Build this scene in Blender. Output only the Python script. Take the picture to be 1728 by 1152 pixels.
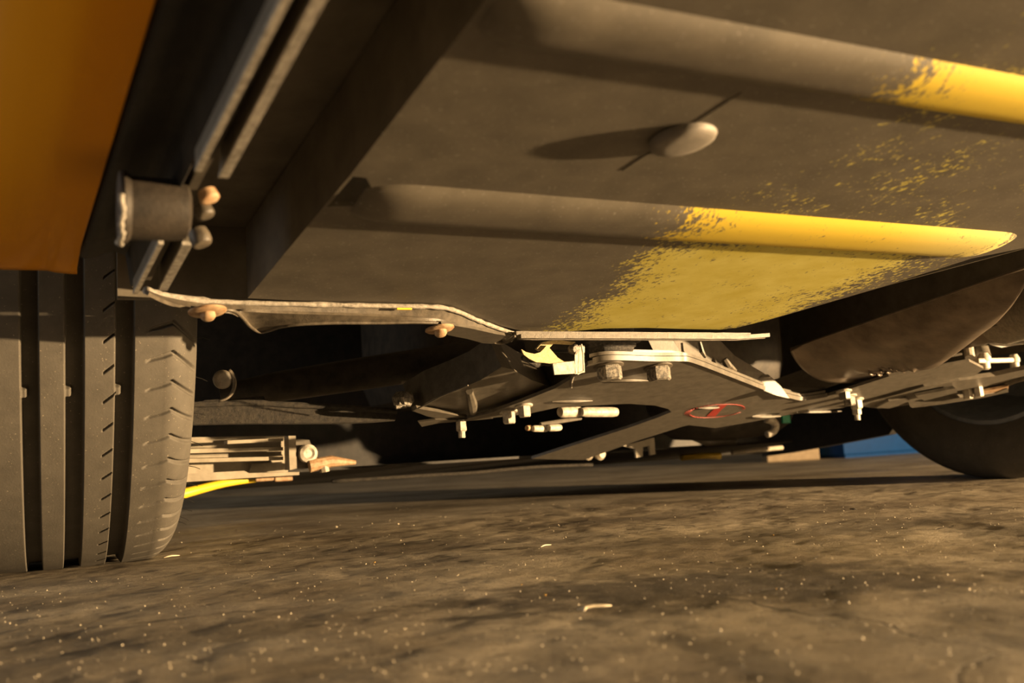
import bpy, bmesh, math, random
from mathutils import Vector, Matrix, noise
from mathutils.geometry import tessellate_polygon
random.seed(7)
for o in list(bpy.data.objects):
    bpy.data.objects.remove(o)
scene = bpy.context.scene
COL = scene.collection

# ------------------------------------------------------------------ camera
# car axes: X to the right of the car, Y forward, Z up; metres
FPX = 1680.0
CAMZ = 0.0945
YAW, PITCH, ROLL = math.radians(25.0), math.radians(6.18), math.radians(3.29)
_f = Vector((math.sin(YAW)*math.cos(PITCH), math.cos(YAW)*math.cos(PITCH), math.sin(PITCH)))
_r0 = Vector((math.cos(YAW), -math.sin(YAW), 0))
_u0 = _r0.cross(_f)
_r = _r0*math.cos(ROLL) - _u0*math.sin(ROLL)
_u = _u0*math.cos(ROLL) + _r0*math.sin(ROLL)
CAM = Vector((0, 0, CAMZ))
cd = bpy.data.cameras.new('camera')
cd.sensor_width = 36.0
cd.lens = 36.0*FPX/1728
cd.clip_start = 0.01
cd.dof.use_dof = True
cd.dof.focus_distance = 0.98
cd.dof.aperture_fstop = 8.0
cam = bpy.data.objects.new('camera', cd)
COL.objects.link(cam)
cam.matrix_world = Matrix(((_r.x, _u.x, -_f.x, CAM.x), (_r.y, _u.y, -_f.y, CAM.y), (_r.z, _u.z, -_f.z, CAM.z), (0, 0, 0, 1)))
scene.camera = cam

# ------------------------------------------------------------------ world, lights, exposure
w = bpy.data.worlds.new('world')
scene.world = w
w.use_nodes = True
w.node_tree.nodes['Background'].inputs[0].default_value = (1.0, 0.95, 0.88, 1)
w.node_tree.nodes['Background'].inputs[1].default_value = 0.012
scene.view_settings.view_transform = 'Standard'
scene.view_settings.look = 'None'
scene.view_settings.gamma = 1
scene.view_settings.use_curve_mapping = False
scene.view_settings.exposure = 0.0

def lamp(name, kind, loc, energy, color, target=None, **kw):
    l = bpy.data.lights.new(name, kind)
    l.energy = energy
    l.color = color
    for k, v in kw.items():
        setattr(l, k, v)
    o = bpy.data.objects.new(name, l)
    COL.objects.link(o)
    o.location = loc
    if target is not None:
        o.rotation_euler = (Vector(target)-Vector(loc)).to_track_quat('-Z', 'Y').to_euler()
    return o

# low work lamp on the floor, right rear of the camera
lamp('work_lamp_right_offscreen', 'POINT', (3.00, -0.90, 0.135), 2300, (1.0, 0.665, 0.335), shadow_soft_size=0.022)
# daylight from the open side of the workshop, left of the car
lamp('daylight_left_offscreen', 'AREA', (-5.0, 1.2, 1.45), 130, (1.0, 0.90, 0.76), (0.0, 1.2, 1.0), shape='RECTANGLE', size=8.0, size_y=2.3)

# ------------------------------------------------------------------ pixel helpers
def ray(px, py):
    return _f + _r*((px-864.0)/FPX) - _u*((py-576.0)/FPX)
def U(px, py, d):
    return CAM + ray(px, py)*d
def HT(px, py, z):                       # the pixel's ray met at height z
    r = ray(px, py)
    return CAM + r*((z-CAMZ)/r.z)
BZ0, BK = 0.314, 0.12                    # the body is raised at the rear: its floor lies on z = BZ0 - BK*y
def PP(px, py, off=0.0):                 # ... met at the tilted floor plane (or a plane parallel to it)
    r = ray(px, py)
    return CAM + r*((BZ0+off-CAMZ)/(r.z+BK*r.y))
def tilt(v):                             # flat body coordinates (floor at 0.2) -> tilted body
    return Vector((v[0], v[1], v[2]+BZ0-0.2-BK*v[1]))
def YP(px, py, y):                       # ... met at car station y
    r = ray(px, py)
    return CAM + r*(y/r.y)
def XP(px, py, x):
    r = ray(px, py)
    return CAM + r*(x/r.x)
SUBZ0, SUBK = 0.186, 0.22
def SP(px, py, up=0.0):                  # ... met at the sloping plane of the subframe
    r = ray(px, py)
    # CAMZ + t rz = z0+up - k (t ry - .9)
    t = (SUBZ0+up+SUBK*0.9-CAMZ)/(r.z+SUBK*r.y)
    return CAM + r*t
SUBN = Vector((0, -SUBK, -1)).normalized()

# ------------------------------------------------------------------ mesh helpers
class MB:
    def __init__(s):
        s.v = []; s.f = []
    def add(s, vs, fs):
        b = len(s.v)
        s.v += [Vector(p) for p in vs]
        s.f += [tuple(i+b for i in f) for f in fs]
        return s
    def tilt(s):
        s.v = [tilt(p) for p in s.v]
        return s
    def box(s, c, size, rot=None, bev=0.0):
        bm = bmesh.new()
        bmesh.ops.create_cube(bm, size=1)
        for v in bm.verts:
            v.co = Vector((v.co.x*size[0], v.co.y*size[1], v.co.z*size[2]))
        if bev:
            bmesh.ops.bevel(bm, geom=bm.edges[:], offset=bev, segments=2, affect='EDGES', profile=0.5)
        M = (rot.to_4x4() if rot else Matrix.Identity(4))
        bm.verts.index_update()
        s.add([Vector(c) + (M @ v.co) for v in bm.verts], [[v.index for v in f.verts] for f in bm.faces])
        bm.free()
        return s
    def tube(s, pts, rad, n=10, cap=True, flat=1.0, up=None):
        pts = [Vector(p) for p in pts]
        if not hasattr(rad, '__len__'):
            rad = [rad]*len(pts)
        rings = []; prev = None
        for i, p in enumerate(pts):
            t = (pts[min(i+1, len(pts)-1)]-pts[max(i-1, 0)]).normalized()
            if prev is None:
                a = Vector(up) if up else (Vector((0, 0, 1)) if abs(t.z) < 0.9 else Vector((1, 0, 0)))
            else:
                a = prev
            a = (a - t*a.dot(t)).normalized()
            prev = a
            b = t.cross(a)
            rings.append([p + (a*math.cos(2*math.pi*k/n)*flat + b*math.sin(2*math.pi*k/n))*rad[i] for k in range(n)])
        vs = [q for r in rings for q in r]
        fs = []
        for i in range(len(rings)-1):
            for k in range(n):
                fs.append((i*n+k, i*n+(k+1) % n, (i+1)*n+(k+1) % n, (i+1)*n+k))
        if cap:
            fs.append(tuple(range(n))[::-1])
            fs.append(tuple((len(rings)-1)*n+k for k in range(n)))
        return s.add(vs, fs)
    def lathe(s, base, axis, prof, n=24, phase=0.0):
        """prof: list of (radius, distance along axis)"""
        axis = Vector(axis).normalized()
        a = Vector((0, 0, 1)) if abs(axis.z) < 0.9 else Vector((1, 0, 0))
        a = (a-axis*a.dot(axis)).normalized(); b = axis.cross(a)
        base = Vector(base)
        vs = []
        for r, h in prof:
            for k in range(n):
                t = 2*math.pi*k/n+phase
                vs.append(base+axis*h+(a*math.cos(t)+b*math.sin(t))*r)
        fs = []
        for i in range(len(prof)-1):
            for k in range(n):
                fs.append((i*n+k, i*n+(k+1) % n, (i+1)*n+(k+1) % n, (i+1)*n+k))
        fs.append(tuple(range(n))[::-1])
        fs.append(tuple((len(prof)-1)*n+k for k in range(n)))
        return s.add(vs, fs)
    def slab(s, outer, th, holes=()):
        """polygon of 3-D points (with holes), extruded by vector th"""
        loops = [[Vector(p) for p in outer]] + [[Vector(p) for p in h] for h in holes]
        th = Vector(th)
        tris = tessellate_polygon(loops)
        flat = [p for l in loops for p in l]
        n = len(flat)
        fs = [tuple(t) for t in tris] + [tuple(i+n for i in reversed(t)) for t in tris]
        b = 0
        for l in loops:
            m = len(l)
            for i in range(m):
                j = (i+1) % m
                fs.append((b+i, b+j, b+j+n, b+i+n))
            b += m
        return s.add(flat+[p+th for p in flat], fs)
    def ribbon(s, A, B, th, rows=1):
        """sheet between two polylines of equal length, th thick"""
        A = [Vector(p) for p in A]; B = [Vector(p) for p in B]
        n = len(A)
        nor = []
        for i in range(n):
            t = A[min(i+1, n-1)]-A[max(i-1, 0)]
            k = t.cross(B[i]-A[i])
            nor.append(k.normalized() if k.length > 1e-9 else Vector((0, 0, 1)))
        lay = []
        for sgn in (0, 1):
            for r in range(rows+1):
                lay.append([A[i].lerp(B[i], r/rows)+nor[i]*th*sgn for i in range(n)])
        vs = [p for l in lay for p in l]
        R = rows+1
        fs = []
        for sgn in (0, 1):
            for r in range(rows):
                for i in range(n-1):
                    q = ((sgn*R+r)*n+i, (sgn*R+r)*n+i+1, (sgn*R+r+1)*n+i+1, (sgn*R+r+1)*n+i)
                    fs.append(q if sgn else q[::-1])
        for i in range(n-1):
            fs.append((i, i+1, R*n+i+1, R*n+i))
            fs.append((rows*n+i+1, rows*n+i, (R+rows)*n+i, (R+rows)*n+i+1))
        for r in range(rows):
            fs.append((r*n, (r+1)*n, (R+r+1)*n, (R+r)*n)[::-1])
            fs.append((r*n+n-1, (r+1)*n+n-1, (R+r+1)*n+n-1, (R+r)*n+n-1))
        return s.add(vs, fs)
    def build(s, name, mat, parent=None, smooth=False, ang=35, origin=None):
        me = bpy.data.meshes.new(name)
        vs = s.v
        lo = Vector((min(p.x for p in vs), min(p.y for p in vs), min(p.z for p in vs)))
        hi = Vector((max(p.x for p in vs), max(p.y for p in vs), max(p.z for p in vs)))
        c = Vector(origin) if origin is not None else Vector(((lo.x+hi.x)/2, (lo.y+hi.y)/2, lo.z))
        me.from_pydata([p-c for p in vs], [], s.f)
        bm = bmesh.new(); bm.from_mesh(me)
        bmesh.ops.recalc_face_normals(bm, faces=bm.faces[:])
        bm.to_mesh(me); bm.free()
        me.materials.append(mat)
        if smooth:
            me.shade_smooth()
            if ang:
                me.set_sharp_from_angle(angle=math.radians(ang))
        o = bpy.data.objects.new(name, me)
        COL.objects.link(o)
        WL[o.name] = c
        if parent is not None:
            o.parent = parent
            o.location = c-WL[parent.name]
        else:
            o.location = c
        return o
WL = {}
def tag(o, label=None, cat=None, group=None, kind=None):
    if label: o['label'] = label
    if cat: o['category'] = cat
    if group: o['group'] = group
    if kind: o['kind'] = kind
    return o
def copy_to(o, loc, rot=None, scale=None, parent=None):
    c = o.copy()
    COL.objects.link(c)
    WL[c.name] = Vector(loc)
    c.parent = parent
    c.location = Vector(loc)-(WL[parent.name] if parent else Vector())
    if rot: c.rotation_euler = rot
    if scale: c.scale = scale
    return c
def spline(pts, k=6):
    """Catmull-Rom through the points (any dimension tuples)"""
    out = []
    n = len(pts)
    for i in range(n-1):
        p0, p1, p2, p3 = pts[max(i-1, 0)], pts[i], pts[i+1], pts[min(i+2, n-1)]
        for j in range(k):
            t = j/k
            out.append(tuple(0.5*((2*b)+(-a+c)*t+(2*a-5*b+4*c-d)*t*t+(-a+3*b-3*c+d)*t**3) for a, b, c, d in zip(p0, p1, p2, p3)))
    out.append(tuple(pts[-1]))
    return out

# ------------------------------------------------------------------ materials
class NT:
    def __init__(s, name):
        s.m = bpy.data.materials.new(name); s.m.use_nodes = True
        s.t = s.m.node_tree; s.N = s.t.nodes; s.L = s.t.links
        s.b = s.N['Principled BSDF']
    def n(s, typ, **kw):
        x = s.N.new(typ)
        for k, v in kw.items():
            setattr(x, k, v)
        return x
    def link(s, a, b): s.L.new(a, b)
    def val(s, sock, v):
        if isinstance(v, bpy.types.NodeSocket): s.L.new(v, sock)
        else: sock.default_value = v
    def math(s, op, a, b=None, c=None, clamp=False):
        x = s.n('ShaderNodeMath', operation=op); x.use_clamp = clamp
        for i, v in enumerate((a, b, c)):
            if v is not None: s.val(x.inputs[i], v)
        return x.outputs[0]
    def smooth(s, x, a, b):
        m = s.n('ShaderNodeMapRange', interpolation_type='SMOOTHSTEP')
        s.val(m.inputs[0], x); m.inputs[1].default_value = a; m.inputs[2].default_value = b
        m.inputs[3].default_value = 0; m.inputs[4].default_value = 1
        return m.outputs[0]
    def pos(s):
        return s.n('ShaderNodeNewGeometry').outputs['Position']
    def noise(s, scale, detail=4, rough=0.6, stretch=(1, 1, 1), off=(0, 0, 0)):
        mp = s.n('ShaderNodeMapping'); mp.inputs['Scale'].default_value = stretch; mp.inputs['Location'].default_value = off
        s.link(s.pos(), mp.inputs['Vector'])
        x = s.n('ShaderNodeTexNoise'); x.inputs['Scale'].default_value = scale
        x.inputs['Detail'].default_value = detail; x.inputs['Roughness'].default_value = rough
        s.link(mp.outputs[0], x.inputs['Vector'])
        return x.outputs['Fac']
    def ramp(s, fac, stops):
        r = s.n('ShaderNodeValToRGB')
        e = r.color_ramp.elements
        while len(e) < len(stops): e.new(0.5)
        for k, (p, c) in zip(e, stops):
            k.position = p; k.color = tuple(c)+(1,)
        s.link(fac, r.inputs[0])
        return r.outputs[0]
    def mix(s, fac, a, b):
        x = s.n('ShaderNodeMix', data_type='RGBA')
        s.val(x.inputs[0], fac)
        s.val(x.inputs[6], a if isinstance(a, bpy.types.NodeSocket) else tuple(a)+(1,))
        s.val(x.inputs[7], b if isinstance(b, bpy.types.NodeSocket) else tuple(b)+(1,))
        return x.outputs[2]
    def bump(s, h, strength=0.5, dist=0.001):
        b = s.n('ShaderNodeBump'); b.inputs['Strength'].default_value = strength; b.inputs['Distance'].default_value = dist
        s.link(h, b.inputs['Height']); s.link(b.outputs[0], s.b.inputs['Normal'])

def grimy(name, c1, c2, rough=0.6, metal=0.0, scale=60, bump=0.4, dist=0.0008, lo=0.35, hi=0.65, spec=0.5):
    t = NT(name)
    n1 = t.noise(scale, 5, 0.65)
    n2 = t.noise(scale*8, 3, 0.6)
    t.link(t.ramp(n1, [(lo, c1), (hi, c2)]), t.b.inputs['Base Color'])
    t.b.inputs['Roughness'].default_value = rough
    t.b.inputs['Metallic'].default_value = metal
    t.b.inputs['Specular IOR Level'].default_value = spec
    if bump: t.bump(t.math('ADD', n1, t.math('MULTIPLY', n2, 0.5)), bump, dist)
    return t.m

def pan_material(name, rib=False):
    t = NT(name)
    sx = t.n('ShaderNodeSeparateXYZ'); t.link(t.pos(), sx.inputs[0])
    X, Y = sx.outputs[0], sx.outputs[1]
    und = t.ramp(t.noise(35, 5, 0.6), [(0.3, (0.066, 0.057, 0.043)), (0.7, (0.106, 0.093, 0.071))])
    speck = t.noise(420, 2, 0.6)
    und = t.mix(t.math('MULTIPLY', t.smooth(speck, 0.62, 0.74), 0.35), und, (0.36, 0.34, 0.31))
    und = t.mix(t.math('MULTIPLY', t.smooth(t.noise(150, 4, 0.7), 0.66, 0.78), 0.5), und, (0.07, 0.064, 0.057))
    # yellow paint overspray: a strip running along the car, starting at the left on a slanted edge
    xl = t.math('MULTIPLY_ADD', Y, 0.14, 0.405-0.14*0.6)
    left = t.smooth(t.math('SUBTRACT', X, xl), -0.06, 0.075)
    right = t.math('SUBTRACT', 1.0, t.math('MULTIPLY', t.smooth(X, 0.60, 0.76), 0.62))
    dens = t.math('MULTIPLY', left, right)
    if rib:
        dens = t.math('MULTIPLY', t.smooth(X, 0.32, 0.45), 1.0)
        dens = t.math('MULTIPLY', dens, t.math('SUBTRACT', 1.0, t.math('MULTIPLY', t.smooth(X, 0.66, 0.76), 0.4)))
    else:
        band = t.math('ADD', t.math('MULTIPLY', t.smooth(Y, 0.56, 0.64), 0.62), 0.38)
        dens = t.math('MULTIPLY', dens, band)
    fleck = t.noise(130, 5, 0.72, stretch=(1.9, 1.0, 1))
    big = t.noise(20, 3, 0.5)
    nn = t.math('ADD', t.math('MULTIPLY', fleck, 0.72), t.math('MULTIPLY', big, 0.28))
    thr = t.math('MULTIPLY_ADD', dens, 0.34, 0.29)
    mask = t.smooth(t.math('SUBTRACT', thr, nn), -0.02, 0.045)
    yel = t.ramp(t.noise(30, 4, 0.6), [(0.3, (0.45, 0.385, 0.055)), (0.7, (0.56, 0.51, 0.13))])
    if rib:
        yel = t.mix(t.smooth(X, 0.55, 0.73), (0.56, 0.42, 0.03), (0.60, 0.52, 0.17))
    t.link(t.mix(mask, und, yel), t.b.inputs['Base Color'])
    t.b.inputs['Roughness'].default_value = 0.62
    h = t.math('ADD', t.math('MULTIPLY', t.noise(300, 4, 0.7), 0.6), t.math('MULTIPLY', mask, -0.35))
    t.bump(h, 0.22, 0.0006)
    return t.m

def floor_material():
    t = NT('worn_concrete')
    c = t.ramp(t.noise(5, 6, 0.65), [(0.30, (0.15, 0.118, 0.080)), (0.45, (0.31, 0.262, 0.190)), (0.60, (0.46, 0.40, 0.300)), (0.75, (0.56, 0.49, 0.38))])
    stain = t.smooth(t.noise(2.6, 5, 0.6, stretch=(0.7, 1.5, 1), off=(3.1, 1.7, 0)), 0.50, 0.66)
    c = t.mix(t.math('MULTIPLY', stain, 0.55), c, (0.075, 0.066, 0.056))
    for (sp_, rx, ry, am) in ((HT(1190, 990, 0), 0.20, 0.085, 0.9), (HT(260, 1075, 0), 0.10, 0.05, 0.5), (HT(640, 925, 0), 0.26, 0.075, 0.5), (HT(1290, 962, 0), 0.10, 0.03, 0.6)):
        d_ = t.n('ShaderNodeVectorMath', operation='SUBTRACT'); t.link(t.pos(), d_.inputs[0]); d_.inputs[1].default_value = sp_
        rt = t.n('ShaderNodeVectorRotate', rotation_type='Z_AXIS'); t.link(d_.outputs[0], rt.inputs['Vector']); rt.inputs['Angle'].default_value = YAW
        sc = t.n('ShaderNodeVectorMath', operation='MULTIPLY'); t.link(rt.outputs[0], sc.inputs[0]); sc.inputs[1].default_value = (1/rx, 1/ry, 0)
        ln_ = t.n('ShaderNodeVectorMath', operation='LENGTH'); t.link(sc.outputs[0], ln_.inputs[0])
        k_ = t.math('ADD', ln_.outputs['Value'], t.math('MULTIPLY_ADD', t.noise(22, 5, 0.7), 2.4, -1.2))
        c = t.mix(t.math('MULTIPLY', t.math('SUBTRACT', 1.0, t.smooth(k_, 0.45, 1.25)), am), c, (0.062, 0.050, 0.037))
    c = t.mix(t.math('MULTIPLY', t.smooth(t.noise(300, 3, 0.7), 0.60, 0.72), 0.6), c, (0.60, 0.53, 0.42))
    c = t.mix(t.math('MULTIPLY', t.smooth(t.noise(75, 7, 0.78, off=(9, 0, 0)), 0.53, 0.66), 0.75), c, (0.07, 0.058, 0.044))
    c = t.mix(t.math('MULTIPLY', t.smooth(t.noise(230, 5, 0.75, off=(2, 7, 0)), 0.56, 0.68), 0.65), c, (0.08, 0.066, 0.05))
    vo = t.n('ShaderNodeTexVoronoi', feature='DISTANCE_TO_EDGE'); vo.inputs['Scale'].default_value = 2.3
    wn = t.n('ShaderNodeTexNoise'); wn.inputs['Scale'].default_value = 9; wn.inputs['Detail'].default_value = 6
    t.link(t.pos(), wn.inputs['Vector'])
    wv = t.n('ShaderNodeVectorMath', operation='MULTIPLY_ADD'); t.link(wn.outputs['Color'], wv.inputs[0]); wv.inputs[1].default_value = (0.16, 0.16, 0); t.link(t.pos(), wv.inputs[2])
    t.link(wv.outputs[0], vo.inputs['Vector'])
    crack = t.math('MULTIPLY', t.math('SUBTRACT', 1.0, t.smooth(vo.outputs['Distance'], 0.002, 0.007)), t.smooth(t.noise(4, 3, 0.5, off=(5, 2, 0)), 0.48, 0.6))
    c = t.mix(t.math('MULTIPLY', crack, 0.7), c, (0.05, 0.042, 0.034))
    t.link(c, t.b.inputs['Base Color'])
    t.link(t.ramp(t.noise(8, 4, 0.6), [(0.35, (0.42,)*3), (0.7, (0.72,)*3)]), t.b.inputs['Roughness'])
    h = t.math('ADD', t.math('MULTIPLY', t.noise(60, 8, 0.70), 1.0), t.math('MULTIPLY', t.noise(480, 5, 0.75), 0.45))
    h = t.math('SUBTRACT', h, t.math('MULTIPLY', crack, 0.6))
    t.bump(h, 0.8, 0.0035)
    return t.m

M = {}
M['floor'] = floor_material()
M['pan'] = pan_material('underseal_with_overspray')
M['rib'] = pan_material('rib_underseal_with_overspray', True)
M['black'] = grimy('black_plastic', (0.010, 0.010, 0.010), (0.022, 0.020, 0.018), 0.55, spec=0.3)
M['dark'] = grimy('dark_greasy_metal', (0.012, 0.010, 0.008), (0.035, 0.028, 0.021), 0.6, spec=0.3)
M['under'] = grimy('plain_underseal', (0.066, 0.057, 0.043), (0.106, 0.093, 0.071), 0.62, scale=35, bump=0.2)
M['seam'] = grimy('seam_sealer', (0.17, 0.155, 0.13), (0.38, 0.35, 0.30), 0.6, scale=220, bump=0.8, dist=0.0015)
M['plug'] = grimy('pale_rubber_plug', (0.11, 0.10, 0.085), (0.16, 0.145, 0.125), 0.6, scale=80, bump=0.15)
M['lip'] = grimy('lip_metal_brown', (0.046, 0.038, 0.028), (0.105, 0.088, 0.064), 0.5, scale=120)
M['steel'] = grimy('dusty_grey_steel', (0.070, 0.062, 0.049), (0.120, 0.107, 0.086), 0.45, scale=90, bump=0.25, dist=0.0005)
M['pale'] = grimy('pale_dirty_zinc', (0.26, 0.235, 0.19), (0.52, 0.48, 0.41), 0.45, scale=160, bump=0.5)
M['rust'] = grimy('rust_tinted_steel', (0.24, 0.13, 0.06), (0.42, 0.30, 0.18), 0.6, scale=150)
M['rubber'] = grimy('black_rubber_dusty', (0.018, 0.016, 0.014), (0.09, 0.08, 0.066), 0.6, scale=400, bump=0.9, dist=0.0012, lo=0.45, hi=0.7)
M['bolt'] = grimy('oily_bolt', (0.06, 0.054, 0.045), (0.30, 0.27, 0.22), 0.45, scale=300, bump=0.6, lo=0.42, hi=0.62)
M['tinyyellow'] = grimy('yellow_flaked_paint', (0.50, 0.40, 0.20), (0.78, 0.64, 0.34), 0.5, scale=350, bump=0.9, dist=0.0012)
M['shield'] = grimy('smoky_heat_shield', (0.11, 0.088, 0.070), (0.22, 0.18, 0.142), 0.32, 0.6, scale=25, bump=0.15)
M['bellows'] = grimy('braided_flex', (0.14, 0.125, 0.10), (0.24, 0.215, 0.17), 0.6, scale=200)
M['arm'] = grimy('caked_dirt_steel', (0.006, 0.005, 0.004), (0.034, 0.028, 0.020), 0.8, scale=190, bump=1.0, dist=0.002)
M['tan'] = grimy('tan_dusty_plastic', (0.24, 0.21, 0.16), (0.36, 0.32, 0.25), 0.55, scale=40, bump=0.1)
M['yellowplastic'] = grimy('yellow_plastic', (0.72, 0.50, 0.02), (0.80, 0.58, 0.04), 0.4, bump=0)
M['rim'] = grimy('grey_alloy', (0.16, 0.18, 0.20), (0.24, 0.26, 0.29), 0.4, 0.3, bump=0)
M['blue'] = grimy('blue_plastic', (0.0, 0.020, 0.085), (0.0, 0.024, 0.10), 0.6, bump=0, spec=0.1)
M['wood'] = grimy('tan_wood', (0.13, 0.095, 0.055), (0.18, 0.135, 0.08), 0.7, bump=0.2)
M['wall'] = grimy('dark_wall', (0.05, 0.05, 0.05), (0.07, 0.068, 0.064), 0.9, scale=4, bump=0.1)
M['red'] = grimy('red_marker', (0.30, 0.022, 0.012), (0.36, 0.03, 0.018), 0.6, bump=0)
M['green'] = grimy('green_plastic', (0.0, 0.20, 0.12), (0.0, 0.26, 0.15), 0.5, bump=0)
M['chip'] = grimy('pale_chip', (0.36, 0.31, 0.22), (0.50, 0.44, 0.33), 0.7, bump=0)
M['amber'] = grimy('amber_grit', (0.50, 0.28, 0.06), (0.62, 0.38, 0.10), 0.6, bump=0)
M['darkstone'] = grimy('dark_crumb', (0.03, 0.026, 0.022), (0.06, 0.05, 0.04), 0.8, bump=0)
def paint():
    t = NT('orange_car_paint')
    t.b.inputs['Base Color'].default_value = (0.55, 0.225, 0.002, 1)
    t.b.inputs['Roughness'].default_value = 0.35
    t.b.inputs['Specular IOR Level'].default_value = 0.06
    t.b.inputs['Coat Weight'].default_value = 0.05
    t.b.inputs['Coat Roughness'].default_value = 0.08
    return t.m
M['paint'] = paint()
def tyre_mat():
    t = NT('dusty_tyre_rubber')
    c = t.ramp(t.noise(45, 5, 0.65), [(0.3, (0.058, 0.052, 0.042)), (0.7, (0.084, 0.076, 0.062))])
    c = t.mix(t.math('MULTIPLY', t.smooth(t.noise(520, 2, 0.6), 0.68, 0.76), 0.7), c, (0.42, 0.36, 0.26))
    c = t.mix(t.math('MULTIPLY', t.smooth(t.noise(170, 4, 0.7), 0.64, 0.76), 0.6), c, (0.03, 0.027, 0.023))
    t.link(c, t.b.inputs['Base Color'])
    t.b.inputs['Roughness'].default_value = 0.75
    t.bump(t.noise(600, 4, 0.7), 0.35, 0.0006)
    return t.m
M['tyre'] = tyre_mat()

# ------------------------------------------------------------------ setting
def floor():
    xs = [-7, -5, -3, -2, -1.4, -1] + [-0.7+i*0.0052 for i in range(int(2.3/0.0052))] + [1.7, 2.2, 3, 4.5, 7]
    ys = [-6, -4, -2.5, -1.5, -1, -0.5, -0.2, 0.0, 0.1] + [0.18+i*0.0075 for i in range(34)] + [0.432+i*0.0042 for i in range(int(1.05/0.0042))] + [1.5, 1.6, 1.75, 2, 2.5, 3, 4, 5, 6.2]
    vs = []
    for y in ys:
        for x in xs:
            z = 0.0
            if -0.72 < x < 1.62 and 0.15 < y < 1.5:
                p = Vector((x, y, 0))
                e = min(1.0, (x+0.72)/0.15, (1.62-x)/0.15, (y-0.15)/0.05, (1.5-y)/0.15)
                z = (noise.noise(p*7)*0.0011+noise.noise(p*19+Vector((3, 1, 0)))*0.0009+noise.noise(p*48)*0.00036+noise.noise(p*115)*0.00030-0.0007)*max(0, e)
                z = min(z, 0.0)*1.0
            vs.append((x, y, z))
    n = len(xs)
    fs = [(j*n+i, j*n+i+1, (j+1)*n+i+1, (j+1)*n+i) for j in range(len(ys)-1) for i in range(n-1)]
    mb = MB().add(vs, fs)
    o = mb.build('floor', M['floor'], smooth=True, ang=0, origin=(0, 0, 0))
    tag(o, 'worn brown concrete workshop floor with stains and grit', kind='structure')
floor()
tag(MB().box((0, 6.1, 1.5), (14, 0.1, 3.0)).build('wall_front', M['wall']), 'dark far wall ahead of the car', kind='structure')

# ------------------------------------------------------------------ the car
car = bpy.data.objects.new('car', None)
COL.objects.link(car)
car.location = (0.76, 0.0, 0.0)
WL['car'] = Vector(car.location)
tag(car, 'orange-yellow car seen from underneath with overspray on its floor pan', 'car')
PZ = 0.20   # floor pan in flat body coordinates, before the tilt

# --- floor pan
def floor_pan():
    pts = [tilt((0.160, -1.5, PZ))] + [PP(x, y) for x, y in ((790, 40), (700, 155), (590, 297))]
    pts += [PP(x, y) for x, y in ((618, 300), (628, 318), (631, 347), (546, 349), (480, 428), (418, 503))]
    front = [(560, 510), (660, 513), (738, 515), (775, 523), (805, 536), (840, 549), (885, 559), (930, 560), (970, 558), (1020, 554), (1090, 553), (1160, 555), (1215, 556), (1243, 553), (1290, 541), (1400, 510), (1500, 480), (1640, 436), (1735, 417)]
    pts += [PP(x, y) for x, y in front]
    pts += [tilt((0.79, 0.30, PZ)), tilt((0.79, -1.5, PZ))]
    o = MB().slab(pts, (0, 0, 0.003)).build('floor_pan', M['pan'], car)
    o['label'] = 'dull brown undersealed floor pan with yellow overspray'
    return o, pts
PAN, PANPTS = floor_pan()

def rib(y0, hw, dep, x0, x1, k_y):
    """pressed bead hanging below the pan, rounded at both ends"""
    nx, ny = 60, 14
    vs = []
    for i in range(nx+1):
        u = 0.5-0.5*math.cos(math.pi*i/nx)
        x = x0+(x1-x0)*u
        e = min(1.0, (x-x0)/0.030)
        e2 = min(1.0, (x1-x)/0.030)
        k = math.sqrt(max(0, 1-(1-e)**2))*math.sqrt(max(0, 1-(1-e2)**2))
        for j in range(ny+1):
            a = -1+2*j/ny
            y = y0+k_y*(x-x0)+a*hw*(0.55+0.45*k)
            h = (1-abs(a)**2.6)**0.8
            vs.append(tilt((x, y, PZ+0.0005-dep*k*h)))
    fs = [(i*(ny+1)+j, i*(ny+1)+j+1, (i+1)*(ny+1)+j+1, (i+1)*(ny+1)+j) for i in range(nx) for j in range(ny)]
    return MB().add(vs, fs).build('pressed_rib', M['rib'], PAN, smooth=True, ang=0)
rib(0.562, 0.031, 0.0075, 0.166, 0.735, 0.040)
rib(0.352, 0.022, 0.0075, 0.162, 0.76, 0.035)

def plug():
    c = PP(1152, 232)
    prof = [(0.0190, -0.001), (0.0190, 0.0020), (0.0176, 0.0040), (0.0150, 0.0052), (0.0100, 0.0058), (0.002, 0.0060)]
    o = MB().lathe(c, (0.10, -0.12, -1), prof, 32).build('drain_plug', M['plug'], PAN, smooth=True, ang=50)
    o['label'] = 'round pale rubber drain plug'
    a, b = PP(1050, 287), PP(1250, 156)
    MB().tube([a+Vector((0, 0, 0.0003)), b+Vector((0, 0, 0.0003))], 0.0007, 6).build('seam_crease', M['arm'], PAN)
plug()

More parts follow.
